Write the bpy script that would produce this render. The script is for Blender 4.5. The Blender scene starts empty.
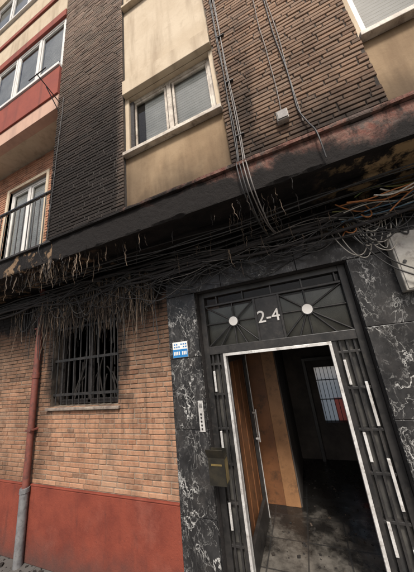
import bpy, math, random
from mathutils import Matrix, Vector
random.seed(7)
S=bpy.context.scene
COL=S.collection

# ---------------------------------------------------------------- node helper
class G:
    def __init__(s,name):
        s.m=bpy.data.materials.new(name); s.m.use_nodes=True
        s.nt=s.m.node_tree; s.nt.nodes.clear()
        s.out=s.nt.nodes.new('ShaderNodeOutputMaterial')
        s.b=s.nt.nodes.new('ShaderNodeBsdfPrincipled')
        s.nt.links.new(s.b.outputs[0],s.out.inputs[0])
        g=s.nt.nodes.new('ShaderNodeNewGeometry'); s.P=g.outputs['Position']
        sp=s.nt.nodes.new('ShaderNodeSeparateXYZ'); s.nt.links.new(s.P,sp.inputs[0])
        s.x,s.y,s.z=sp.outputs
    def set(s,sock,v):
        if isinstance(v,bpy.types.NodeSocket): s.nt.links.new(v,sock)
        else:
            if sock.type=='RGBA' and len(v)==3: v=(*v,1)
            sock.default_value=v
    def math(s,op,a,b=0.0,c=0.0,clamp=False):
        n=s.nt.nodes.new('ShaderNodeMath'); n.operation=op; n.use_clamp=clamp
        s.set(n.inputs[0],a); s.set(n.inputs[1],b); s.set(n.inputs[2],c); return n.outputs[0]
    def add(s,a,b): return s.math('ADD',a,b)
    def mul(s,a,b): return s.math('MULTIPLY',a,b)
    def mx(s,a,b): return s.math('MAXIMUM',a,b)
    def mr(s,v,a,b,c=0.0,d=1.0):
        n=s.nt.nodes.new('ShaderNodeMapRange'); n.interpolation_type='SMOOTHSTEP'
        if a>b: a,b,c,d=b,a,d,c
        s.set(n.inputs['Value'],v)
        n.inputs['From Min'].default_value=a; n.inputs['From Max'].default_value=b
        n.inputs['To Min'].default_value=c; n.inputs['To Max'].default_value=d
        return n.outputs[0]
    def mix(s,f,a,b,mode='MIX'):
        n=s.nt.nodes.new('ShaderNodeMix'); n.data_type='RGBA'; n.blend_type=mode
        s.set(n.inputs[0],f); s.set(n.inputs[6],a); s.set(n.inputs[7],b); return n.outputs[2]
    def vec(s,scale=(1,1,1),off=None):
        n=s.nt.nodes.new('ShaderNodeVectorMath'); n.operation='MULTIPLY'
        s.nt.links.new(s.P,n.inputs[0]); n.inputs[1].default_value=scale
        if off is None: return n.outputs[0]
        k=s.nt.nodes.new('ShaderNodeVectorMath'); k.operation='ADD'
        s.nt.links.new(n.outputs[0],k.inputs[0]); s.set(k.inputs[1],off); return k.outputs[0]
    def noise(s,scale,detail=4,vec=None,rough=.55,dist=0.0,color=False):
        n=s.nt.nodes.new('ShaderNodeTexNoise'); n.inputs['Scale'].default_value=scale
        n.inputs['Detail'].default_value=detail; n.inputs['Roughness'].default_value=rough
        n.inputs['Distortion'].default_value=dist
        s.nt.links.new(vec if vec else s.P,n.inputs['Vector'])
        return n.outputs['Color'] if color else n.outputs[0]
    def attr(s,name):
        n=s.nt.nodes.new('ShaderNodeAttribute'); n.attribute_name=name; return n.outputs['Fac']
    def bump(s,h,strength=.5,dist=.01):
        n=s.nt.nodes.new('ShaderNodeBump'); n.inputs['Strength'].default_value=strength
        n.inputs['Distance'].default_value=dist
        s.nt.links.new(h,n.inputs['Height']); s.nt.links.new(n.outputs[0],s.b.inputs['Normal'])
    def fin(s,col,rough=.85,metal=0.0,spec=.5):
        s.set(s.b.inputs['Base Color'],col); s.set(s.b.inputs['Roughness'],rough)
        s.b.inputs['Metallic'].default_value=metal
        s.b.inputs['Specular IOR Level'].default_value=spec
        return s.m

SOOT=(0.014,0.012,0.011)
def soot_ground(g):
    n=g.noise(1.7,6,rough=.65); n2=g.noise(9,5,g.vec((1,1,.22)))
    nn=g.add(g.mul(n,1.1),g.mul(n2,.7))
    top=g.mr(g.add(g.z,nn),3.15,3.78)
    tint=g.mul(g.mr(g.add(g.z,nn),2.3,3.45),.72)
    left=g.mul(g.mr(g.x,-3.7,-4.6),g.mul(g.mr(n,.3,.65),.5))
    dx=g.math('SUBTRACT',g.math('ABSOLUTE',g.add(g.x,2.96)),.64)
    dz=g.math('SUBTRACT',g.math('ABSOLUTE',g.add(g.z,-2.46)),.70)
    d=g.add(g.mx(dx,dz),g.mul(g.add(nn,-.9),.6))
    w=g.mr(d,.40,-.05)
    st=g.mul(g.mr(g.noise(14,4,g.vec((1,1,.05))),.45,.7,0,.55),g.mr(g.z,.7,1.6))
    pp=g.mul(g.mr(g.math('ABSOLUTE',g.add(g.x,3.86)),.38,.05,0,.7),g.mr(n,.32,.58))
    return g.mx(g.mx(g.mx(top,w),g.mx(tint,left)),g.mx(st,pp))
def soot_upper(g):
    n=g.noise(1.3,6,rough=.65); n2=g.noise(7,5,g.vec((1,1,.2)))
    nn=g.add(g.mul(n,1.0),g.mul(n2,.6))
    z=g.add(g.z,nn)
    low=g.mr(z,5.6,4.45,0,.95)
    haze=g.mr(z,7.2,4.8,0,.35)
    pier=g.mul(g.mr(g.x,-1.5,-1.75),g.mr(z,9.6,5.5,.10,.96))
    mid=g.mul(g.mr(g.x,-.7,-1.6),g.mr(z,6.7,5.0,0,.8))
    plume=g.mul(g.mul(g.mr(g.math('ABSOLUTE',g.add(g.add(g.x,.12),g.mul(g.add(n2,-.5),.5))),.42,.0,0,.85),g.mr(z,7.4,5.0)),g.mr(g.x,-.30,-.26))
    return g.mx(g.mx(g.mx(low,pier),g.mx(mid,plume)),haze)

def brick_mat(name,cols,soot,mortar=False,speck=.35):
    g=G(name)
    if mortar:
        n=g.noise(40,3); c=g.mix(n,cols[0],cols[1]); rough=.95
        g.bump(g.noise(150,3),.6,.004)
    else:
        r=g.attr('rnd')
        c=g.mix(g.mr(r,0,.45),cols[0],cols[1]); c=g.mix(g.mr(r,.5,.9),c,cols[2])
        c=g.mix(g.mr(r,.93,.97,0,.55),c,(.07,.045,.035))
        n=g.noise(28,5,rough=.7); c=g.mix(g.mul(g.mr(n,.35,.75),speck),c,cols[3])
        blot=g.noise(1.1,4); c=g.mix(g.mr(blot,.45,.75,0,.4),c,cols[4])
        grime=g.noise(3.5,7,g.vec((1,1,.5)),.7); c=g.mix(g.mr(grime,.42,.75,0,.65),c,(.09,.062,.046))
        fine=g.noise(45,5,rough=.8); c=g.mix(g.mr(fine,.55,.75,0,.5),c,(.06,.042,.032))
        rough=.9
        g.bump(g.add(g.noise(110,5,rough=.7),g.noise(30,3)),.6,.005)
    if soot:
        c=g.mix(soot(g),c,SOOT)
    return g.fin(c,rough,0,.2)

gb=((.255,.118,.066),(.38,.20,.118),(.32,.165,.095),(.50,.36,.25),(.40,.28,.19))
ub=((.19,.105,.065),(.34,.21,.135),(.27,.175,.12),(.44,.34,.25),(.30,.22,.16))
pb=((.18,.12,.09),(.30,.21,.155),(.22,.17,.13),(.40,.33,.27),(.18,.145,.12))
M_gb=brick_mat('ground_brick',gb,soot_ground)
M_gm=brick_mat('ground_mortar',((.32,.26,.20),(.21,.165,.125)),soot_ground,True)
M_ub=brick_mat('upper_brick',ub,soot_upper)
M_um=brick_mat('upper_mortar',((.12,.10,.08),(.07,.055,.048)),soot_upper,True)
M_pb=brick_mat('pier_brick',pb,soot_upper)
M_pm=brick_mat('pier_mortar',((.10,.09,.082),(.055,.048,.044)),None,True)
M_lb=brick_mat('balcony_brick',((.38,.17,.10),(.46,.23,.14),(.42,.2,.12),(.5,.32,.22),(.45,.26,.18)),None)
M_lm=brick_mat('balcony_mortar',((.4,.35,.3),(.3,.25,.2)),None,True)

def plaster(name,a,b,soot=None,stain=None,rough=.9,st0=.45):
    g=G(name); c=g.mix(g.mr(g.noise(2.3,6,rough=.65),.3,.7),a,b)
    st=g.noise(6,5,g.vec((1,1,.12)))
    if stain:
        c=g.mix(g.mr(st,st0,.75,0,.75),c,stain)
        c=g.mix(g.mr(g.noise(9,7,rough=.75),.5,.8,0,.5),c,stain)
    if soot: c=g.mix(g.mul(soot(g),.85),c,(.035,.025,.018))
    g.bump(g.noise(60,5),.35,.004)
    return g.fin(c,rough,0,.2)
M_cream=plaster('cream_render',(.60,.50,.37),(.52,.42,.30),None,(.34,.26,.18))
M_panel=plaster('stained_render',(.46,.33,.2),(.33,.225,.13),soot_upper,(.22,.145,.085),.9,.38)
M_redsp=plaster('red_render',(.30,.085,.06),(.24,.07,.055),None,(.16,.06,.05))
M_pink=plaster('pink_render',(.55,.36,.27),(.5,.32,.24),None,(.36,.24,.19))
g=G('red_plinth')
c=g.mix(g.mr(g.noise(3,6,rough=.7),.35,.7),(.215,.052,.032),(.15,.036,.024))
c=g.mix(g.mr(g.noise(1.4,7,rough=.75),.52,.7,0,.5),c,(.25,.085,.06))
c=g.mix(g.mr(g.noise(30,4,rough=.7),.6,.75,0,.7),c,(.07,.025,.02))
c=g.mix(g.mr(g.noise(9,6,g.vec((1,1,.15)),.7),.52,.75,0,.6),c,(.07,.03,.025))
c=g.mix(g.mr(g.add(g.z,g.mul(g.noise(7,4),.4)),.4,-.1,0,.8),c,(.06,.045,.04))
g.bump(g.noise(55,6,rough=.7),.6,.008); M_red=g.fin(c,.85,0,.2)

# fascia / soffit
g=G('burnt_fascia')
n=g.noise(2.2,8,rough=.74,dist=.5); n3=g.noise(13,6,rough=.7)
c=g.mix(g.mr(n3,.3,.7),(.15,.06,.045),(.22,.135,.105))
c=g.mix(g.mr(g.noise(5,7,rough=.75),.50,.6,0,.8),c,(.10,.085,.075))
c=g.mix(g.mr(g.noise(11,7,g.vec((1,1,.3)),.75),.46,.66,0,.9),c,(.025,.02,.017))
k=g.add(g.add(n,g.mul(g.x,-.17)),g.mul(g.add(g.z,-3.60),-1.7))
c=g.mix(g.mr(k,.32,.58),c,SOOT)
g.bump(g.add(n3,g.mul(n,2)),.8,.02); M_fascia=g.fin(c,.9,0,.2)
g=G('burnt_soffit')
n=g.noise(3.1,8,rough=.72,dist=.8)
c=g.mix(g.mr(n,.3,.7),(.006,.0055,.0055),(.022,.018,.016))
c=g.mix(g.mr(g.noise(16,6,rough=.75),.58,.72,0,.6),c,(.06,.05,.042))
pt=g.mul(g.mr(g.noise(3.2,7,rough=.72),.47,.57),g.mr(g.x,.3,.9))
c=g.mix(g.mul(pt,.85),c,(.42,.29,.15))
pl=g.mul(g.mr(g.noise(6,6,rough=.7),.54,.61),g.mr(g.x,-1.9,-2.6))
c=g.mix(g.mul(pl,.8),c,(.26,.17,.10))
g.bump(g.add(n,g.mul(g.noise(25,6,rough=.7),.5)),.9,.03); M_soffit=g.fin(c,.85,0,.2)
g=G('charred'); c=g.mix(g.noise(20,5),(.008,.007,.007),(.04,.033,.03)); g.bump(g.noise(40,6),.8,.01); M_char=g.fin(c,.75)
g=G('charred_fibre'); c=g.mix(g.mr(g.attr('rnd'),.35,1),(.016,.013,.011),(.20,.145,.10)); M_shred=g.fin(c,.9)

# marble
g=G('black_marble')
r=g.attr('rnd')
cb=g.nt.nodes.new('ShaderNodeCombineXYZ')
g.nt.links.new(g.mul(r,37.0),cb.inputs[0]); g.nt.links.new(g.mul(r,13.0),cb.inputs[2])
v=g.vec((1.2,1,.75),cb.outputs[0])
def vein(sc,wd,dist,det=6,rg=.6):
    n=g.noise(sc,det,v,rg,dist); return g.mr(g.math('ABSOLUTE',g.add(n,-.5)),wd,0)
ve=g.mx(g.mx(vein(1.6,.0075,.5),g.mul(vein(4.0,.010,.7),.6)),g.mul(vein(9,.018,.5),.3))
brk=g.mr(g.noise(4.5,6,v,.65),.40,.6,.05,1)
c=g.mix(g.mr(g.noise(6,6,v,.7),.3,.75),(.010,.010,.0105),(.036,.035,.035))
c=g.mix(g.mr(g.noise(14,6,v,.7),.58,.75,0,.35),c,(.13,.125,.12))
c=g.mix(g.mul(ve,brk),c,(.54,.53,.50))
dust=g.mr(g.noise(3,7,rough=.7),.45,.8,0,.35)
c=g.mix(dust,c,(.085,.075,.066))
so=g.mr(g.add(g.z,g.mul(g.noise(3,6,rough=.7),.9)),3.05,3.6,0,.94)
c=g.mix(so,c,SOOT)
g.bump(g.noise(8,4),.05,.004)
M_marble=g.fin(c,g.mr(g.noise(5,7,rough=.75),.3,.7,.2,.5),0,.35)

def simple(name,a,b,sc=12,rough=.6,metal=0,bs=.15,dirt=None):
    g=G(name); c=g.mix(g.mr(g.noise(sc,5,rough=.65),.3,.7),a,b)
    if dirt: c=g.mix(g.mr(g.noise(sc*2.3,7,rough=.75),.48,.68,0,.75),c,dirt)
    g.bump(g.noise(sc*5,4),bs,.003)
    return g.fin(c,rough,metal)
DIRT=(.06,.05,.042)
M_blk=simple('black_metal',(.010,.010,.010),(.028,.026,.025),8,.42,dirt=(.045,.04,.035))
M_alu=simple('aluminium',(.82,.81,.78),(.55,.53,.5),6,.4,.4,dirt=(.25,.22,.19))
M_white=simple('white_paint',(.78,.76,.72),(.66,.63,.58),5,.5)
M_sooty_white=simple('sooty_white_frame',(.66,.60,.5),(.38,.32,.26),5,.6,dirt=(.16,.12,.09))
M_blind=simple('blind_white',(.78,.77,.74),(.55,.55,.53),2,.7)
M_wood=simple('wood_panel',(.20,.085,.034),(.12,.05,.022),3,.5,dirt=(.05,.028,.015))
M_wood2=simple('light_wood',(.34,.175,.08),(.23,.115,.05),3,.5,dirt=(.12,.065,.033))
M_hall=simple('sooty_hall_wall',(.034,.028,.024),(.085,.07,.058),2,.8)
M_dark=simple('dark_interior',(.012,.011,.010),(.03,.026,.022),3,.9)
M_pipe_r=simple('red_pipe',(.20,.06,.042),(.12,.04,.03),9,.65,dirt=(.05,.03,.025))
M_pipe_g=simple('grey_pipe',(.13,.13,.135),(.2,.2,.2),9,.6,.1,dirt=(.06,.055,.05))
M_cbl=simple('black_cable',(.012,.012,.012),(.04,.037,.034),20,.55)
M_cgrey=simple('grey_cable',(.12,.105,.095),(.22,.2,.18),20,.6)
M_cwhite=simple('white_cable',(.6,.57,.5),(.4,.36,.3),20,.5,dirt=DIRT)
M_corange=simple('orange_cable',(.45,.17,.04),(.3,.1,.03),20,.5,dirt=DIRT)
M_cblue=simple('blue_cable',(.06,.14,.22),(.04,.08,.1),20,.5,dirt=DIRT)
M_cgreen=simple('green_cable',(.10,.16,.05),(.22,.2,.05),20,.5,dirt=DIRT)
M_box=simple('grey_box',(.44,.42,.38),(.28,.26,.22),5,.5,dirt=(.12,.10,.085))
M_olive=simple('mailbox_metal',(.016,.015,.012),(.04,.034,.022),8,.45,.3)
M_brass=simple('dull_brass',(.26,.19,.07),(.12,.09,.04),8,.4,.5)
M_blue=simple('blue_enamel',(.02,.16,.42),(.03,.2,.45),5,.3)
M_sill=simple('stone_sill',(.3,.25,.2),(.13,.10,.085),8,.8,dirt=DIRT)
M_conc=simple('concrete',(.3,.28,.26),(.22,.2,.19),6,.9)

g=G('glass'); nt=g.nt; nt.nodes.remove(g.b)
tr=nt.nodes.new('ShaderNodeBsdfTransparent'); tr.inputs[0].default_value=(.86,.88,.87,1)
gl=nt.nodes.new('ShaderNodeBsdfGlossy'); gl.inputs['Roughness'].default_value=.03
lw=nt.nodes.new('ShaderNodeLayerWeight'); lw.inputs[0].default_value=.25
mx=nt.nodes.new('ShaderNodeMixShader')
nt.links.new(lw.outputs['Fresnel'],mx.inputs[0]); nt.links.new(tr.outputs[0],mx.inputs[1]); nt.links.new(gl.outputs[0],mx.inputs[2]); nt.links.new(mx.outputs[0],g.out.inputs[0])
M_glass=g.m
def frosted(name,col):
    g=G(name); nt=g.nt; nt.nodes.remove(g.b)
    t=nt.nodes.new('ShaderNodeBsdfTranslucent'); t.inputs[0].default_value=(*col,1)
    q=nt.nodes.new('ShaderNodeBsdfTransparent'); q.inputs[0].default_value=(*col,1)
    m=nt.nodes.new('ShaderNodeMixShader'); m.inputs[0].default_value=.25
    nt.links.new(t.outputs[0],m.inputs[1]); nt.links.new(q.outputs[0],m.inputs[2]); nt.links.new(m.outputs[0],g.out.inputs[0]); return g.m
M_frost=frosted('frosted_glass',(.97,.88,.74)); M_frost_r=frosted('red_glass',(.75,.16,.10))
g=G('smoked_glass'); M_sglass=g.fin(g.mix(g.mr(g.noise(4,5),.3,.7),(.025,.025,.025),(.09,.085,.075)),.25,0,.6)

# paving
g=G('paving')
def grid(coord,p):
    f=g.math('FRACT',g.math('DIVIDE',coord,p)); return g.mr(g.math('ABSOLUTE',g.add(f,-.5)),.47,.49)
jt=g.mx(grid(g.x,.3),grid(g.y,.3))
c=g.mix(g.mr(g.noise(5,6,rough=.7),.3,.7),(.17,.16,.15),(.25,.235,.22)); c=g.mix(jt,c,(.06,.055,.05))
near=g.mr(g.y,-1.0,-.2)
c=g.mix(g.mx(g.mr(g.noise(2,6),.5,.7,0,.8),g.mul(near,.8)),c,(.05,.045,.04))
g.bump(g.math('SUBTRACT',g.noise(60,4),g.mul(jt,2)),.5,.004); M_pave=g.fin(c,.85)
g=G('asphalt'); c=g.mix(g.noise(80,4),(.035,.035,.036),(.07,.07,.07)); g.bump(g.noise(150,3),.6,.005); M_asph=g.fin(c,.9)
g=G('hall_tiles'); 
jt=g.mx(grid(g.x,.4),grid(g.y,.4))
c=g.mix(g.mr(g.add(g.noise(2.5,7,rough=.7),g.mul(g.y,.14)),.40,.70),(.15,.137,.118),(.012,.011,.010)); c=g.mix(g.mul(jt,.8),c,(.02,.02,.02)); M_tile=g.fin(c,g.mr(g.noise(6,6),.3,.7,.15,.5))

# ---------------------------------------------------------------- geometry helpers
def empty(name,loc=(0,0,0)):
    o=bpy.data.objects.new(name,None); COL.objects.link(o); return o
def link(me,name,mat,parent,bevel=0,rnd=None):
    o=bpy.data.objects.new(name,me); COL.objects.link(o)
    if mat: me.materials.append(mat)
    if parent: o.parent=parent
    if bevel:
        b=o.modifiers.new('bevel','BEVEL'); b.width=bevel; b.segments=2; b.limit_method='ANGLE'
    if rnd is not None:
        a=me.attributes.new('rnd','FLOAT','FACE'); a.data.foreach_set('value',rnd)
    return o
BF=[(0,1,3,2),(4,6,7,5),(0,4,5,1),(2,3,7,6),(0,2,6,4),(1,5,7,3)]
def boxes(name,L,mat,parent,bevel=0,rnd=False):
    V=[];F=[];R=[]
    for i,(x0,x1,y0,y1,z0,z1) in enumerate(L):
        b=len(V)
        for x in (x0,x1):
            for y in (y0,y1):
                for z in (z0,z1): V.append((x,y,z))
        F+=[tuple(b+k for k in f) for f in BF]; rr=random.random(); R+=[rr]*6
    me=bpy.data.meshes.new(name); me.from_pydata(V,[],F); me.update()
    return link(me,name,mat,parent,bevel,R if rnd else None)
def box(name,x0,x1,y0,y1,z0,z1,mat,parent,bevel=.003): return boxes(name,[(x0,x1,y0,y1,z0,z1)],mat,parent,bevel)
def pane(name,L,mat,parent):
    V=[];F=[]
    for (x0,x1,y,z0,z1) in L:
        b=len(V); V+=[(x0,y,z0),(x1,y,z0),(x1,y,z1),(x0,y,z1)]; F.append((b,b+1,b+2,b+3))
    me=bpy.data.meshes.new(name); me.from_pydata(V,[],F); me.update(); return link(me,name,mat,parent)
def wall(name,x0,x1,z0,z1,y0,y1,holes,mat,parent):
    xs=sorted({x0,x1,*[min(max(h[i],x0),x1) for h in holes for i in (0,1)]})
    zs=sorted({z0,z1,*[min(max(h[i],z0),z1) for h in holes for i in (2,3)]})
    L=[]
    for a,b in zip(xs,xs[1:]):
        run=None
        for c,d in zip(zs,zs[1:]):
            mx_,mz=(a+b)/2,(c+d)/2
            if any(h[0]<mx_<h[1] and h[2]<mz<h[3] for h in holes):
                if run: L.append((a,b,y0,y1,*run)); run=None
            else: run=(run[0],d) if run else (c,d)
        if run: L.append((a,b,y0,y1,*run))
    return boxes(name,L,mat,parent)
def bricks(name,x0,x1,z0,z1,yf,holes,mat,parent,ln=.25,h=.062,m=.011,pr=.009,bond='run',jit=.0022):
    """individual bricks standing proud of the mortar face at y=yf"""
    V=[];F=[];R=[]; row=0; z=z0
    while z<z1-.02:
        zt=min(z+h,z1); a0,a1=z+m/2,zt-m/2; zc=(a0+a1)/2
        segs=[(x0,x1)]
        for hh in holes:
            if hh[2]<zc<hh[3]:
                ns=[]
                for s in segs:
                    if hh[1]<=s[0] or hh[0]>=s[1]: ns.append(s); continue
                    if s[0]<hh[0]: ns.append((s[0],hh[0]))
                    if hh[1]<s[1]: ns.append((hh[1],s[1]))
                segs=ns
        if bond=='run': off=(row%2)*ln/2; Ls=[ln]
        else: off=(0,ln*.5,ln*.25,ln*.75)[row%4]; Ls=[ln,ln,ln/2] if row%2 else [ln]
        off+=random.uniform(-.018,.018)
        x=x0-ln*2+off; k=row
        while x<x1:
            L=Ls[k%len(Ls)]*random.uniform(.97,1.03); k+=1
            for s in segs:
                b0,b1=max(x+m/2,s[0]),min(x+L-m/2,s[1])
                if b1-b0<.025: continue
                j=[random.uniform(-jit,jit) for _ in range(4)]; yy=yf-pr+random.uniform(-.003,.003); c=.004
                b=len(V)
                q=[(b0+j[0],a0+j[1]),(b1+j[2],a0+j[3]),(b1+j[2],a1+j[1]),(b0+j[0],a1+j[3])]
                cx,cz=(b0+b1)/2,(a0+a1)/2
                V+= [(p[0],yf+.004,p[1]) for p in q]
                V+= [(p[0],yy+c,p[1]) for p in q]
                V+= [(p[0]+(c if p[0]<cx else -c),yy+random.uniform(-.0012,.0012),p[1]+(c if p[1]<cz else -c)) for p in q]
                rr=random.random()
                for lv in (0,4):
                    for i in range(4):
                        F.append((b+lv+i,b+lv+(i+1)%4,b+lv+4+(i+1)%4,b+lv+4+i)); R.append(rr)
                F.append((b+8,b+9,b+10,b+11)); R.append(rr)
            x+=L
        z+=h; row+=1
    me=bpy.data.meshes.new(name); me.from_pydata(V,[],F); me.update()
    return link(me,name,mat,parent,0,R)
def tubes(name,paths,rad,mat,parent,smooth=True,res=2):
    cu=bpy.data.curves.new(name,'CURVE'); cu.dimensions='3D'; cu.bevel_depth=rad; cu.bevel_resolution=res; cu.resolution_u=5; cu.use_fill_caps=True
    for p in paths:
        sp=cu.splines.new('NURBS' if smooth else 'POLY'); sp.points.add(len(p)-1)
        for q,pt in zip(p,sp.points): pt.co=(*q,1)
        if smooth: sp.order_u=min(4,len(p)); sp.use_endpoint_u=True
    o=bpy.data.objects.new(name,cu); COL.objects.link(o); cu.materials.append(mat)
    if parent: o.parent=parent
    return o
def cyl(name,c,r,l,axis,mat,parent,seg=24):
    V=[];F=[]
    for e in (-l/2,l/2):
        for i in range(seg):
            a=2*math.pi*i/seg; u,v=r*math.cos(a),r*math.sin(a)
            V.append({'y':(c[0]+u,c[1]+e,c[2]+v),'z':(c[0]+u,c[1]+v,c[2]+e),'x':(c[0]+e,c[1]+u,c[2]+v)}[axis])
    F=[tuple(range(seg)),tuple(range(seg,2*seg))]+[(i,(i+1)%seg,seg+(i+1)%seg,seg+i) for i in range(seg)]
    me=bpy.data.meshes.new(name); me.from_pydata(V,[],F); me.update()
    return link(me,name,mat,parent,.002)
def window(name,x0,x1,z0,z1,y,n,fm,parent,blind=M_blind,f=.05,drop=()):
    """drop[i] = how far the roller blind of sash i is lowered (0..1)"""
    L=[(x0,x1,y,y+.05,z0,z0+f),(x0,x1,y,y+.05,z1-f,z1)]
    w=(x1-x0)/n
    for i in range(n+1):
        c=x0+i*w
        a=c if i==0 else (c-f if i==n else c-f*.6); b=a+(f if i in(0,n) else f*1.2)
        L.append((a,b,y+.001,y+.049,z0+f,z1-f))
    for i in range(n):
        a=x0+i*w+f*.9; b=x0+(i+1)*w-f*.9
        L+=[(a,a+.03,y+.012,y+.04,z0+f,z1-f),(b-.03,b,y+.012,y+.04,z0+f,z1-f),(a+.03,b-.03,y+.012,y+.04,z0+f,z0+f+.03),(a+.03,b-.03,y+.012,y+.04,z1-f-.03,z1-f)]
    boxes(name+'_frame',L,fm,parent,.002)
    pane(name+'_glass',[(x0+f,x1-f,y+.026,z0+f,z1-f)],M_glass,parent)
    B=[]
    for i in range(n):
        dr=drop[i%len(drop)] if drop else 1.0
        zz=z1-.005; lo=z1-(z1-z0)*dr
        while zz>lo:
            B.append((x0+i*w+.01,x0+(i+1)*w-.01,y+.060,y+.070,zz-.041,zz)); zz-=.043
    if B: boxes(name+'_blind',B,blind,parent,.003)
    box(name+'_room',x0-.04,x1+.04,y+.5,y+.52,z0-.04,z1+.04,M_dark,parent,0)

H=empty('brick_house')
# ---------------------------------------------------------------- ground floor
GW=(-3.60,-2.32,1.58,2.85)           # barred window
DO=(-1.10,.56,-.2,2.81)              # door opening
wall('ground_wall',-9,-1.5,-.2,3.43,0,.30,[GW],M_gm,H)
bricks('ground_bricks',-9,-1.505,.64,3.43,0,[GW],M_gb,H,ln=.245,h=.056,m=.011,bond='mix')
box('plinth',-9,-1.502,-.03,-.0005,-.2,.62,M_red,H,.01)
box('plinth_cap',-9,-1.502,-.036,-.0006,.6215,.638,M_red,H,.006)
wall('portal_wall',-1.5,2.2,-.2,3.43,.001,.30,[DO],M_char,H)
wall('right_ground_wall',2.2,7,-.2,3.43,0,.30,[(3,5.5,.6,2.8)],M_gm,H)
bricks('right_ground_bricks',2.2,7,.64,3.43,0,[(3,5.5,.6,2.8)],M_gb,H,bond='mix')
box('shop_shutter',3,5.5,.1,.13,.6,2.8,M_box,H)
ML=[];g3=.0025
def slab(x0,x1,z0,z1,y0=-.035): ML.append((x0+g3,x1-g3,y0+random.uniform(-.002,.002),-.0005,z0+g3,z1-g3))
for a,b in ((-.2,.55),(.55,1.32),(1.32,2.06),(2.06,2.81)): slab(-1.5,-1.1,a,b)
for a,b in ((-1.5,-.75),(-.75,.1),(.1,.95),(.95,1.6),(1.6,2.2)): slab(a,b,2.81,3.12)
for a,b in ((-.2,.6),(.6,1.4),(1.4,2.15),(2.15,2.81)): slab(.56,1.0,a,b); slab(1.0,1.6,a,b); slab(1.6,2.2,a,b)
boxes('marble_cladding',ML,M_marble,H,.003,rnd=True)
boxes('marble_reveal',[(-1.13,-1.1005,-.0,.2,-.2,2.80),(.5605,.59,0,.2,-.2,2.80)],M_marble,H,0,rnd=True)
box('burnt_beam',-1.5,2.2,-.05,-.0005,3.122,3.43,M_soffit,H,.01)
box('projecting_slab',-9,7,-.70,.3,3.432,3.68,M_soffit,H,0)
from mathutils import noise as mn
def rough_strip(name,x0,x1,y0,y1,z0,z1,mat,jit):
    """fascia moulding with worn, chipped arrises"""
    n=int((x1-x0)/.02); V=[];F=[]; ph=random.random()*9; K=6
    for i in range(n+1):
        x=x0+(x1-x0)*i/n
        a=mn.fractal(Vector((x*1.7+ph,0,0)),1,2,5); a2=mn.fractal(Vector((x*5,ph,0)),1,2,4)
        k=max(0,a*.8+a2*.5)*jit; k2=a2*.004; t=max(0,mn.fractal(Vector((x*3.3,7,ph)),1,2,4))*jit*.35
        V+=[(x,y1,z0),(x,y0+k,z0+k*.15),(x,y0+k2,z0+.012+k*.7),(x,y0+k2,z1-t),(x,y0+.006+t,z1),(x,y1,z1)]
    for i in range(n):
        for j in range(K): F.append((i*K+j,i*K+(j+1)%K,i*K+K+(j+1)%K,i*K+K+j))
    F.append(tuple(range(K))); F.append(tuple(n*K+j for j in range(K)))
    me=bpy.data.meshes.new(name); me.from_pydata(V,[],F); me.update(); return link(me,name,mat,H)
rough_strip('fascia',-2.70,7,-.75,-.7005,3.40,3.69,M_fascia,.07)
rough_strip('fascia_lip',-2.72,7,-.785,-.69,3.692,3.725,M_fascia,.03)
rough_strip('soffit_rib',-9,7,-.40,-.34,3.385,3.4315,M_soffit,.04)
rough_strip('balcony_fascia',-9,-2.71,-.73,-.7005,3.43,3.69,M_soffit,.06)
rough_strip('balcony_lip',-9,-2.725,-.76,-.69,3.692,3.72,M_char,.01)

# barred window
boxes('barred_window_reveal',[(-3.595,-3.54,.12,.18,1.6,2.84),(-2.38,-2.325,.12,.18,1.6,2.84),(-3.54,-2.38,.12,.18,2.78,2.84),(-3.0,-2.93,.12,.18,1.6,2.78),(-3.54,-2.38,.12,.18,1.59,1.65)],M_char,H,.01)
B=[]
for i in range(11):
    x=-3.55+i*.118; B.append([(x,.045,1.60),(x+random.uniform(-.008,.008),.045,2.2),(x,.045,2.84)])
tubes('window_bars',B,.010,M_blk,H,False)
boxes('window_cross_bars',[(-3.598,-2.322,.03,.036,z,z+.035) for z in (1.72,2.2,2.68)],M_blk,H)
box('window_sill',-3.64,-2.28,-.05,.29,1.545,1.579,M_sill,H,.006)
wall('burnt_room',-5.5,-1.6,-.15,3.4,3.0,3.1,[],M_dark,H)
boxes('burnt_room_sides',[(-5.6,-5.5,.3,3.1,-.15,3.4),(-1.6,-1.5,.3,3.1,-.15,3.4),(-5.5,-1.6,.3,3.1,-.2,-.15)],M_dark,H)
B=[]
for i in range(18):
    x=random.uniform(-3.5,-2.4); z=random.uniform(1.75,2.1); a=random.uniform(-1,1)
    B.append([(x,.12+random.random()*.2,1.60),(x+a*.1,.2,z),(x+a*.25,.22,z+random.uniform(.05,.35))])
tubes('charred_sticks',B,.010,M_shred,H,True)

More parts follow.
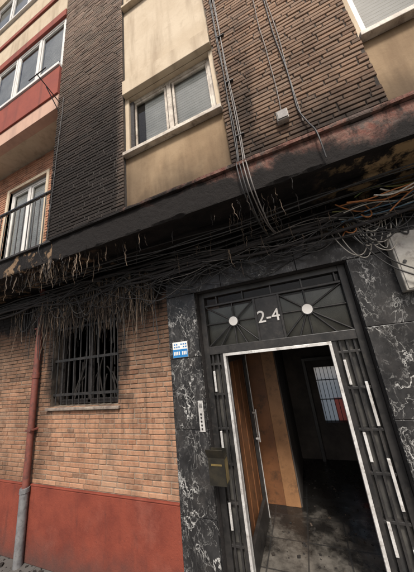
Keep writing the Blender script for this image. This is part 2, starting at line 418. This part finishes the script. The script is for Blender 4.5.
# ---------------------------------------------------------------- upper storeys
TOP=12.9
piers=[(-2.96,-1.60,M_pb,M_pm),(-.27,1.02,M_ub,M_um),(2.35,3.65,M_ub,M_um),(4.98,7,M_ub,M_um)]
for i,(a,b,mb,mm) in enumerate(piers):
    box('pier_core',a+.003,b-.003,-.67,-.3,3.72,TOP,mm,H,0)
    bricks('pier_bricks',a,b,3.727,TOP,-.67,[],mb,H,ln=.24,h=.0485,m=.010,bond='mix')
cols=[(-1.60,-.27),(1.02,2.35),(3.65,4.98)]
for ci,(a,b) in enumerate(cols):
    hs=[(a+.06,b-.06,4.63+3.03*k,5.62+3.03*k) for k in range(3)]
    wall('window_column',a,b,3.72,4.60,-.625,-.45,[],M_panel,H)
    wall('window_column_upper',a,b,4.60,TOP,-.625,-.45,hs,M_cream,H)
    for k,h in enumerate(hs):
        first=k==0 and ci==0
        fm=M_sooty_white if first else M_white
        window('window',h[0],h[1],h[2],h[3],-.57,2,fm,H,blind=M_blind,drop=(.93,1.0) if first else (1.0,.7))
        box('window_sill',a+.005,b-.005,-.70,-.626,h[2]-.055,h[2]-.005,M_sooty_white if k==0 else M_cream,H,.005)
        box('roller_shutter_box',a+.01,b-.01,-.70,-.626,h[3]+.005,h[3]+.27,M_cream,H,.006)
        if first:
            box('charred_jamb',h[0]+.005,h[0]+.06,-.60,-.572,h[2],h[3]-.05,M_char,H,.003)
            pane('burnt_curtain',[(h[0]+.06,h[0]+.19,-.516,h[2]+.03,h[3]-.05)],M_char,H)
# left bay : balcony recess + galleries
BD=(-5.0,-3.85,3.70,5.75)
wall('balcony_wall',-9,-2.963,3.69,6.30,-.20,.0,[BD],M_lm,H)
bricks('balcony_bricks',-9,-2.965,3.70,6.30,-.20,[BD],M_lb,H,h=.055)
window('balcony_window',BD[0],BD[1],BD[2],BD[3],-.16,2,M_white,H,drop=(.9,1.0))
boxes('balcony_window_surround',[(BD[0]-.07,BD[0],-.225,-.1,3.7,5.82),(BD[1],BD[1]+.07,-.225,-.1,3.7,5.82),(BD[0],BD[1],-.225,-.1,5.752,5.82)],M_cream,H,.004)
box('gallery_slab',-9,-2.965,-.66,0,6.301,6.42,M_cream,H,.0)
box('gallery_spandrel',-9,-2.965,-.69,-.55,6.30,6.62,M_pink,H,.004)
box('gallery_spandrel_red',-9,-2.965,-.715,-.56,6.622,7.30,M_redsp,H,.006)
box('gallery_sill',-9,-2.965,-.74,-.5,7.302,7.37,M_white,H,.005)
for i in range(4):
    x1=-2.99-i*1.5; window('gallery_window',x1-1.48,x1,7.372,8.80,-.66,2,M_white,H,drop=(1.0,.7))
    window('gallery_window',x1-1.48,x1,10.5,11.9,-.66,2,M_white,H,drop=(.6,.9))
box('gallery_header',-9,-2.965,-.70,-.5,8.803,9.0,M_redsp,H,.005)
box('gallery_spandrel_2',-9,-2.965,-.69,-.5,9.003,10.44,M_cream,H,.005)
box('gallery_band',-9,-2.965,-.72,-.5,9.60,9.72,M_redsp,H,.005)
box('gallery_sill_2',-9,-2.965,-.74,-.5,10.443,10.495,M_white,H,.005)
box('gallery_header_2',-9,-2.965,-.70,-.5,11.903,TOP,M_cream,H,.005)
R=[];
for i in range(50): x=-8.95+i*.12; R.append([(x,-.66,3.74),(x,-.66,4.62)])
tubes('balcony_balusters',R,.007,M_blk,H,False)
boxes('balcony_rails',[(-9,-2.965,-.68,-.64,4.62,4.645),(-9,-2.965,-.675,-.645,3.76,3.785)],M_blk,H,.002)
boxes('house_sides',[(-9.2,-9,-.6,3.0,-.2,TOP),(7,7.2,-.6,3.0,-.2,TOP)],M_cream,H)
box('roof',-9.3,7.3,-.95,3.2,TOP,TOP+.2,M_conc,H)
BW=(.10,.50,.55,1.55)
wall('back_wall',-9,7,-.2,TOP,2.8,3.0,[BW],M_hall,H)
box('first_floor_deck',-9,7,.3,2.8,3.2,3.3,M_dark,H,0)
boxes('upper_room_back',[(-8.9,6.9,.6,.62,3.7,12.8)],M_dark,H)

# ---------------------------------------------------------------- hall
box('hall_floor',-1.45,1.4,-.0,2.8,-.12,-.05,M_tile,H,0)
box('door_step',-1.095,.555,-.09,-.002,-.2,-.055,M_marble,H,.006)
box('hall_wood_wall',-1.2,-.92,.32,1.42,-.05,2.9,M_wood,H)
boxes('hall_wood_battens',[(-.92,-.912,.32+.25*i,.335+.25*i,-.05,2.9) for i in range(1,5)],M_wood,H)
box('hall_wood_pier',-.919,-.67,1.38,1.44,-.05,2.9,M_wood,H)
box('hall_wood_pier_face',-.668,-.47,1.37,1.44,-.05,2.9,M_wood2,H,.004)
box('hall_wood_pier_side',-.469,-.45,1.38,2.79,-.05,2.9,M_hall,H)
box('hall_right_wall',.95,1.1,.31,2.8,-.05,2.9,M_hall,H)
box('hall_ceiling',-1.45,1.4,.31,2.8,2.9,3.0,M_hall,H)
boxes('hall_inner_doorway',[(-.10,-.04,2.70,2.79,-.05,1.75),(.62,.68,2.70,2.79,-.05,1.75),(-.04,.62,2.70,2.79,1.69,1.75)],M_blk,H,.004)
B=[[(BW[0]+.03+i*.07,2.82,BW[2]),(BW[0]+.03+i*.07,2.82,BW[3])] for i in range(6)]
tubes('rear_window_bars',B,.005,M_blk,H,False)
boxes('rear_window_cross',[(BW[0],BW[1],2.81,2.83,z,z+.015) for z in (.95,1.3)],M_blk,H)
pane('rear_window_pane',[(BW[0],BW[1],2.95,.95,BW[3]),(BW[0],BW[0]+.24,2.95,BW[2],.95)],M_frost,H)
pane('rear_window_red_pane',[(BW[0]+.24,BW[1],2.95,BW[2],.95)],M_frost_r,H)
def chips(name,n,xr,yr,z,smin,smax,mat,parent=None):
    V=[];F=[];R=[]
    for _ in range(n):
        c=Vector((random.uniform(*xr),random.uniform(*yr),z)); s=random.uniform(smin,smax)*random.random()+smin
        b=len(V); ax=random.uniform(0,math.pi); w=s*random.uniform(.3,1); hh=s*random.uniform(.15,.5)
        for k in range(8):
            p=Vector(((s if k&1 else -s)*random.uniform(.6,1),(w if k&2 else -w)*random.uniform(.6,1),(hh*2 if k&4 else 0)*random.uniform(.5,1)))
            p.rotate(Matrix.Rotation(ax,3,'Z')); V.append(tuple(c+p))
        F+=[(b,b+2,b+3,b+1),(b+4,b+5,b+7,b+6),(b,b+1,b+5,b+4),(b+2,b+6,b+7,b+3),(b,b+4,b+6,b+2),(b+1,b+3,b+7,b+5)]
        R+=[random.random()*.6]*6
    me=bpy.data.meshes.new(name); me.from_pydata(V,[],F); me.update(); return link(me,name,mat,parent,0,R)
chips('hall_debris',260,(-.9,.9),(.3,2.7),-.049,.004,.022,M_shred,H)
chips('pavement_debris',1100,(-6.5,-1.5),(-.9,-.02),-.199,.005,.035,M_shred)

# ---------------------------------------------------------------- entrance door
Y=.08
D=[(-1.098,-1.03,Y,Y+.07,-.05,2.808),(.49,.558,Y,Y+.07,-.05,2.808),(-1.03,.49,Y,Y+.07,2.745,2.808),
   (-1.03,.49,Y-.01,Y+.075,2.06,2.15),(-.905,-.865,Y+.001,Y+.069,-.05,2.06),(.262,.302,Y+.001,Y+.069,-.05,2.06),
   (-1.03,.49,Y+.01,Y+.06,2.625,2.65)]
boxes('door_frame',D,M_blk,H,.004)
boxes('door_trim',[(-.865,-.838,Y-.008,Y+.05,-.05,2.03),(.235,.262,Y-.008,Y+.05,-.05,2.03),(-.865,.262,Y-.008,Y+.05,2.03,2.0595)],M_alu,H,.002)
def bar(a,b,yy=Y+.03): return [(a[0],yy,a[1]),(b[0],yy,b[1])]
P=[]
for (x0,x1,cx) in ((-1.03,-.42,-.69),(-.15,.49,.12)):
    z0,z1=2.15,2.625; cz=2.41
    P+=[bar((x0,z0),(cx,cz)),bar((x0,z1),(cx,cz)),bar((x1,z0),(cx,cz)),bar((x1,z1),(cx,cz)),bar((cx,z0),(cx,z1)),
        bar((x0,cz),(x1,cz)),bar((x0+.15,z0),(cx,cz)),bar((x1-.15,z0),(cx,cz))]
tubes('transom_grille',P,.009,M_blk,H,False)
boxes('transom_mullions',[(-.435,-.41,Y+.005,Y+.06,2.15,2.625),(-.16,-.135,Y+.005,Y+.06,2.15,2.625)]+[(-.88+.33*i,-.865+.33*i,Y+.012,Y+.055,2.65,2.745) for i in range(5)],M_blk,H,.002)
for cx in (-.69,.12): 
    cyl('transom_disc',(cx,Y+.012,2.41),.050,.02,'y',M_white,H)
    cyl('transom_disc_ring',(cx,Y+.02,2.41),.060,.02,'y',M_blk,H)
box('transom_number_panel',-.41,-.16,Y+.022,Y+.05,2.15,2.625,M_blk,H,0)
pane('transom_glass',[(-1.03,.49,Y+.052,2.15,2.745)],M_glass,H)
box('transom_blackened_pane',-1.03,.49,Y+.075,Y+.08,2.15,2.60,M_sglass,H,0)
fc=bpy.data.curves.new('t','FONT'); fc.body='2-4'; fc.size=.19; fc.extrude=.004; fc.align_x='CENTER'; fc.align_y='CENTER'; fc.offset=.001
to=bpy.data.objects.new('t',fc); COL.objects.link(to); bpy.context.view_layer.update()
me=bpy.data.meshes.new_from_object(to); bpy.data.objects.remove(to)
me.materials.clear(); no=link(me,'street_number',M_white,H); no.rotation_euler=(math.pi/2,0,0); no.location=(-.285,Y+.014,2.40)
SB=[];SW=[]
for (a,b) in ((-1.03,-.905),(.302,.49)):
    n=2 if b-a<.15 else 3
    for i in range(n):
        x=a+(b-a)*(i+.5)/n
        SB.append((x-.010,x+.010,Y+.01,Y+.04,-.05,2.06))
        if i==n-1 and n==3: 
            SW+=[(x-.012,x+.012,Y-.006,Y+.009,zz,zz+.36) for zz in (.12,.72,1.32)]
        elif i==0:
            SW+=[(x-.012,x+.012,Y-.006,Y+.009,zz,zz+.22) for zz in (.42,1.05,1.66)]
    SB+=[(a,b,Y+.012,Y+.05,z,z+.022) for z in (.28,.62,.95,1.28,1.62,1.94)]
boxes('sidelight_bars',SB,M_blk,H,.002)
boxes('sidelight_chrome',SW,M_alu,H,.003)
boxes('sidelight_glass',[(-1.03,-.905,Y+.052,Y+.056,-.05,2.06),(.302,.49,Y+.052,Y+.056,-.05,2.06)],M_sglass,H)
lx0,lx1=-.895,-.855; y0,y1=.17,1.10
boxes('open_door_leaf',[(lx0,lx1,y0,y0+.07,-.04,2.03),(lx0,lx1,y1-.07,y1,-.04,2.03),(lx0,lx1,y0+.07,y1-.07,1.95,2.03),(lx0,lx1,y0+.07,y1-.07,-.04,.2)],M_blk,H,.003)
boxes('open_door_leaf_trim',[(lx1,lx1+.008,y1-.012,y1,-.04,2.03),(lx1,lx1+.008,y0,y0+.012,-.04,2.03)],M_alu,H)
tubes('door_handle',[[(lx1+.05,y1-.1,.85),(lx1+.05,y1-.1,1.25)]],.011,M_alu,H,False)
boxes('door_handle_mounts',[(lx1,lx1+.045,y1-.11,y1-.09,z,z+.02) for z in (.88,1.2)],M_alu,H)

# ---------------------------------------------------------------- separate things
DP=empty('drainpipe')
tubes('pipe_upper',[[(-3.86,-.075,.60),(-3.86,-.075,3.42)]],.043,M_pipe_r,DP,False,6)
tubes('pipe_lower',[[(-3.86,-.085,-.2),(-3.86,-.085,.60)]],.052,M_pipe_g,DP,False,6)
cyl('pipe_collar',(-3.86,-.083,.60),.060,.05,'z',M_pipe_g,DP)
cyl('pipe_joint',(-3.86,-.075,2.05),.050,.07,'z',M_pipe_r,DP)
boxes('pipe_clips',[(-3.92,-3.80,-.123,-.0,z,z+.025) for z in (1.3,2.75)],M_pipe_r,DP,.004)
MB=empty('mailbox')
x0,x1,ya,yb,za,zb=-1.09,-.92,-.13,-.037,.88,1.11
boxes('body',[(x0,x1,ya,ya+.004,za,zb),(x0,x1,yb-.004,yb,za,zb+.05),(x0,x0+.004,ya+.004,yb-.004,za,zb),(x1-.004,x1,ya+.004,yb-.004,za,zb),(x0,x1,ya,yb,za-.004,za)],M_olive,MB,.001)
lid=boxes('lid',[(x0-.005,x1+.005,-.005,.0,0,.09)],M_olive,MB,.001); lid.location=(0,ya+.002,zb); lid.rotation_euler=(math.radians(28),0,0)
boxes('front_plate',[(x1+.0005,x1+.003,ya+.01,yb-.01,za+.02,zb-.02)],M_brass,MB)
boxes('slot',[(x0+.03,x1-.03,ya-.003,ya-.0005,zb-.07,zb-.055)],M_brass,MB)
IC=empty('intercom_panel')
box('plate',-1.185,-1.125,-.045,-.038,1.30,1.60,M_alu,IC,.003)
for i in range(5): cyl('button',(-1.155,-.048,1.33+i*.035),.008,.008,'y',M_blk,IC,12)
boxes('speaker',[(-1.175,-1.135,-.047,-.0455,1.53+i*.012,1.535+i*.012) for i in range(4)],M_blk,IC)
SG=empty('wall_sign')
box('plate',-1.45,-1.25,-.044,-.038,2.07,2.25,M_white,SG,.002)
box('blue_band',-1.447,-1.253,-.0465,-.0445,2.073,2.165,M_blue,SG,0)
boxes('lettering',[(-1.43+.03*i,-1.412+.03*i,-.0465,-.0445,2.185+.03*j,2.2+.03*j) for i in range(6) for j in range(2) if (i+j)%4!=3],M_blue,SG)
boxes('white_lettering',[(-1.435+.022*i,-1.420+.022*i,-.0485,-.047,2.10,2.14) for i in range(8) if i!=4],M_white,SG)
EB=empty('electrical_box')
box('case',.90,1.36,-.15,-.038,2.40,2.93,M_box,EB,.01)
box('door',.915,1.345,-.158,-.1505,2.415,2.915,M_box,EB,.004)
cyl('lock',(.95,-.162,2.65),.012,.012,'y',M_blk,EB)
boxes('melted_socket',[(1.0,1.12,-.13,-.04,2.26,2.38)],M_blk,EB,.015)
JB=empty('junction_box')
box('case',.21,.31,-.74,-.684,4.02,4.13,M_box,JB,.006); box('lid',.218,.302,-.748,-.7405,4.03,4.12,M_cgrey,JB,.003)
CB=empty('clothesline_bracket')
tubes('arm',[[(-2.93,-.68,6.40),(-2.95,-1.05,6.55)],[(-2.93,-.68,6.2),(-2.94,-.9,6.47)]],.008,M_blk,CB,False)
tubes('cross_bar',[[(-3.15,-1.04,6.55),(-2.75,-1.04,6.55)]],.007,M_blk,CB,False)

# ---------------------------------------------------------------- cables
OC=empty('overhead_cables')
def run(x0,x1,yb,zb,sag,n=14,jz=.02,jy=.015):
    p=[]; ph=random.random()*6; fr=random.uniform(1,2.6)
    for i in range(n+1):
        t=i/n; x=x0+(x1-x0)*t
        p.append((x,min(-.06,yb+random.uniform(-jy,jy)),zb-sag*(math.sin(t*math.pi*2*fr+ph)*.5+.5)+random.uniform(-jz,jz)))
    return p
tubes('soffit_cables',[run(-6+random.random(),2.2,random.uniform(-.19,-.07),random.uniform(3.18,3.34),random.uniform(.02,.16),22,.028,.03) for _ in range(16)],.009,M_cbl,OC)
tubes('thick_soffit_cables',[run(-5,2.2,random.uniform(-.2,-.09),random.uniform(3.1,3.3),.12,18,.03,.02) for _ in range(6)],.017,M_char,OC)
tubes('slab_cables',[run(-3.5,2.5,random.uniform(-.5,-.25),random.uniform(3.3,3.38),random.uniform(.02,.14),jz=.02) for _ in range(5)],.006,M_cbl,OC)
tubes('loose_cables',[run(a,a+random.uniform(1,2.6),random.uniform(-.3,-.07),random.uniform(3.0,3.28),random.uniform(.1,.34),12,.05,.05) for a in [random.uniform(-4.0,.4) for _ in range(34)]],.005,M_cbl,OC)
tubes('grey_cables',[run(-1.6,1.8,random.uniform(-.25,-.1),random.uniform(3.12,3.3),random.uniform(.05,.2),12,.04,.04) for _ in range(4)],.004,M_cgrey,OC)
for nm,m,k in (('orange_wires',M_corange,4),('blue_wires',M_cblue,2),('green_wires',M_cgreen,2),('white_wires',M_cwhite,5)):
    tubes(nm,[run(random.uniform(.40,.95),1.9,random.uniform(-.42,-.16),random.uniform(3.16,3.36),random.uniform(.04,.18),9,.03,.04) for _ in range(k)],.006,m,OC)
def loop(x,z,w,l,y=-.12):
    r=lambda:random.uniform(-.03,.03)
    return [(x,y,z),(x+w*.2+r(),y-.04,z-l*.6),(x+w*.6+r(),y-.05+r(),z-l),(x+w+r(),y-.03,z-l*.7),(x+w*1.2,y,z)]
tubes('hanging_white',[loop(.40+random.random()*.5,3.2,random.uniform(.05,.3),random.uniform(.15,.55)) for _ in range(11)],.0042,M_cwhite,OC)
tubes('hanging_black',[loop(random.uniform(-1.5,1.0),3.22,random.uniform(.1,.6),random.uniform(.1,.42)) for _ in range(26)]+[loop(random.uniform(-4.4,-1.6),3.22,random.uniform(.1,.7),random.uniform(.15,.6)) for _ in range(20)]+
      [[(.70,-.17,3.2),(.72,-.2,2.95),(.80,-.19,2.75),(.92,-.19,2.58),(1.3,-.2,2.38),(1.6,-.1,2.3)],[(.64,-.17,3.2),(.68,-.2,2.85),(.83,-.19,2.56),(1.1,-.22,2.42),(1.5,-.1,2.25)]],.006,M_cbl,OC)
tubes('curled_ends',[[(.6,-.14,3.12),(.58,-.2,3.02),(.66,-.22,2.98),(.70,-.2,3.06),(.62,-.17,3.1),(.56,-.16,3.0)],[(.8,-.2,3.25),(.86,-.25,3.1),(.78,-.26,3.05),(.74,-.24,3.14)]],.006,M_corange,OC)
def drop(x,zt,xb,zb_,y=-.695,w=.012):
    n=24; return [(x+(xb-x)*i/n+random.uniform(-w,w),y+random.uniform(-.006,.004),zt+(zb_-zt)*i/n) for i in range(n+1)]
def tail(x,l=.0): return [(x,-.80,3.72),(x+.01,-.81,3.55),(x+.02,-.79,3.38),(x+.05,-.62,3.27-l),(x+.09,-.35,3.2-l),(x+.14,-.16,3.22)]
tubes('facade_cables',[drop(-.12,12,-.16,3.78)+tail(-.16),drop(-.15,12,-.14,3.78)+tail(-.13,.05)],.0055,M_cgrey,OC)
tubes('facade_cables_dark',[drop(-.17,12,-.19,3.78)+tail(-.19,.1),drop(-.13,12,-.20,3.78,-.70)+tail(-.22),drop(.36,12,.40,4.1)+[(.42,-.7,4.0),(.45,-.72,3.85),(.46,-.80,3.72),(.46,-.81,3.58),(.47,-.78,3.44)]],.006,M_cbl,OC)
tubes('facade_cable_thin',[drop(.32,12,.27,4.12),drop(.38,12,.42,3.95)],.004,M_cgrey,OC)
boxes('cable_clips',[(-.18,-.10,-.707,-.68,z,z+.008) for z in [4.1+.75*i for i in range(11)]],M_cbl,OC)
tubes('pier_cable',[drop(-2.80,6.4,-2.9,3.75,-.70)+[(-2.9,-.8,3.7),(-2.88,-.8,3.45),(-2.8,-.5,3.3),(-2.7,-.2,3.25)]],.005,M_cbl,OC)
tubes('melted_drops',[[(x,-.12,3.25),(x+random.uniform(-.03,.03),-.14,3.05),(x+random.uniform(-.06,.06),-.12,2.9-random.random()**1.6*.9)] for x in [random.uniform(-4.2,-1.6) for _ in range(54)]],.0045,M_cbl,OC)

# charred shreds hanging from the slab
V=[];F=[];R=[]
def shred(x,y,z,L,w):
    n=7; b=len(V); dx,dy=random.uniform(-.22,.22)*L,random.uniform(-.1,.1)*L; a=random.uniform(-.7,.7)
    px,py=math.cos(a),math.sin(a); rr=random.random(); q=.012 if L>.2 else .006
    for i in range(n+1):
        t=i/n; cx=x+dx*t*t+random.uniform(-q,q); cy=y+dy*t+random.uniform(-.008,.008); ww=w*(1-.75*t)*random.uniform(.5,1.3)
        V.append((cx-px*ww,cy-py*ww,z-L*t)); V.append((cx+px*ww,cy+py*ww,z-L*t))
    for i in range(n): F.append((b+2*i,b+2*i+1,b+2*i+3,b+2*i+2)); R.append(rr)
cl=[(random.gauss(-2.7,.8),random.uniform(.2,1)) for _ in range(44)]
for _ in range(1700):
    c=random.choice(cl); x=c[0]+random.gauss(0,.05)
    if x<-5 or x>-1.5: continue
    shred(x,random.uniform(-.2,-.04),random.uniform(2.95,3.3),random.uniform(.08,.3)+random.random()**2.6*.75*c[1],random.uniform(.0015,.008))
for _ in range(150): shred(random.uniform(-1.4,1.6),random.uniform(-.3,-.06),random.uniform(3.1,3.4),random.uniform(.05,.3),random.uniform(.002,.006))
for _ in range(260): shred(random.gauss(-2.9,.6),random.uniform(-.76,-.5),random.uniform(3.4,3.5),random.uniform(.04,.3),random.uniform(.003,.014))
for _ in range(60): shred(random.gauss(-.15,.18),random.uniform(-.76,-.3),random.uniform(3.3,3.45),random.uniform(.04,.26),random.uniform(.002,.006))
me=bpy.data.meshes.new('charred_hanging_debris'); me.from_pydata(V,[],F); me.update(); link(me,'charred_hanging_debris',M_shred,None,0,R)

# ---------------------------------------------------------------- ground, street
def sheet(name,x0,x1,y0,y1,z,mat):
    me=bpy.data.meshes.new(name); me.from_pydata([(x0,y0,z),(x1,y0,z),(x1,y1,z),(x0,y1,z)],[],[(0,1,2,3)]); return link(me,name,mat,None)
sheet('ground',-400,400,-400,400,-.335,M_asph)
box('pavement',-60,60,-2.9,3.0,-.33,-.2,M_pave,None,.01)
box('kerb',-60,60,-3.05,-2.902,-.33,-.198,M_conc,None,.01)
box('courtyard_paving',-12,12,3.002,25,-.33,-.21,M_conc,None,.01)

# ---------------------------------------------------------------- light
el=math.radians(50)
W=bpy.data.worlds.new('World'); S.world=W; W.use_nodes=True
nt=W.node_tree; bg=nt.nodes['Background']; sk=nt.nodes.new('ShaderNodeTexSky'); sk.sky_type='NISHITA'; sk.sun_disc=False
d=Vector((.35,-1,0)).normalized()
sk.sun_elevation=el; sk.sun_rotation=math.atan2(d.x,d.y); sk.dust_density=5
nt.links.new(sk.outputs[0],bg.inputs[0]); bg.inputs[1].default_value=.15
sl=bpy.data.lights.new('sun','SUN'); sl.energy=3.9; sl.angle=math.radians(12); sl.color=(1,.96,.90)
so=bpy.data.objects.new('sun',sl); COL.objects.link(so)
sd=Vector((d.x*math.cos(el),d.y*math.cos(el),math.sin(el)))
so.rotation_euler=sd.to_track_quat('Z','Y').to_euler()

# ---------------------------------------------------------------- camera
cam=bpy.data.cameras.new('camera'); co=bpy.data.objects.new('camera',cam); COL.objects.link(co)
cam.sensor_fit='HORIZONTAL'; cam.sensor_width=36; cam.lens=19.65; cam.clip_start=.05; cam.clip_end=2000
r=Vector((.919,.378,-.1131)).normalized(); u=Vector((.2067,-.2173,.9539)); u=(u-r*u.dot(r)).normalized(); b=r.cross(u)
m=Matrix(((r.x,u.x,b.x,0),(r.y,u.y,b.y,-2.5),(r.z,u.z,b.z,2.1),(0,0,0,1)))
co.matrix_world=m
S.camera=co
S.view_settings.view_transform='Standard'; S.view_settings.look='None'; S.view_settings.exposure=0
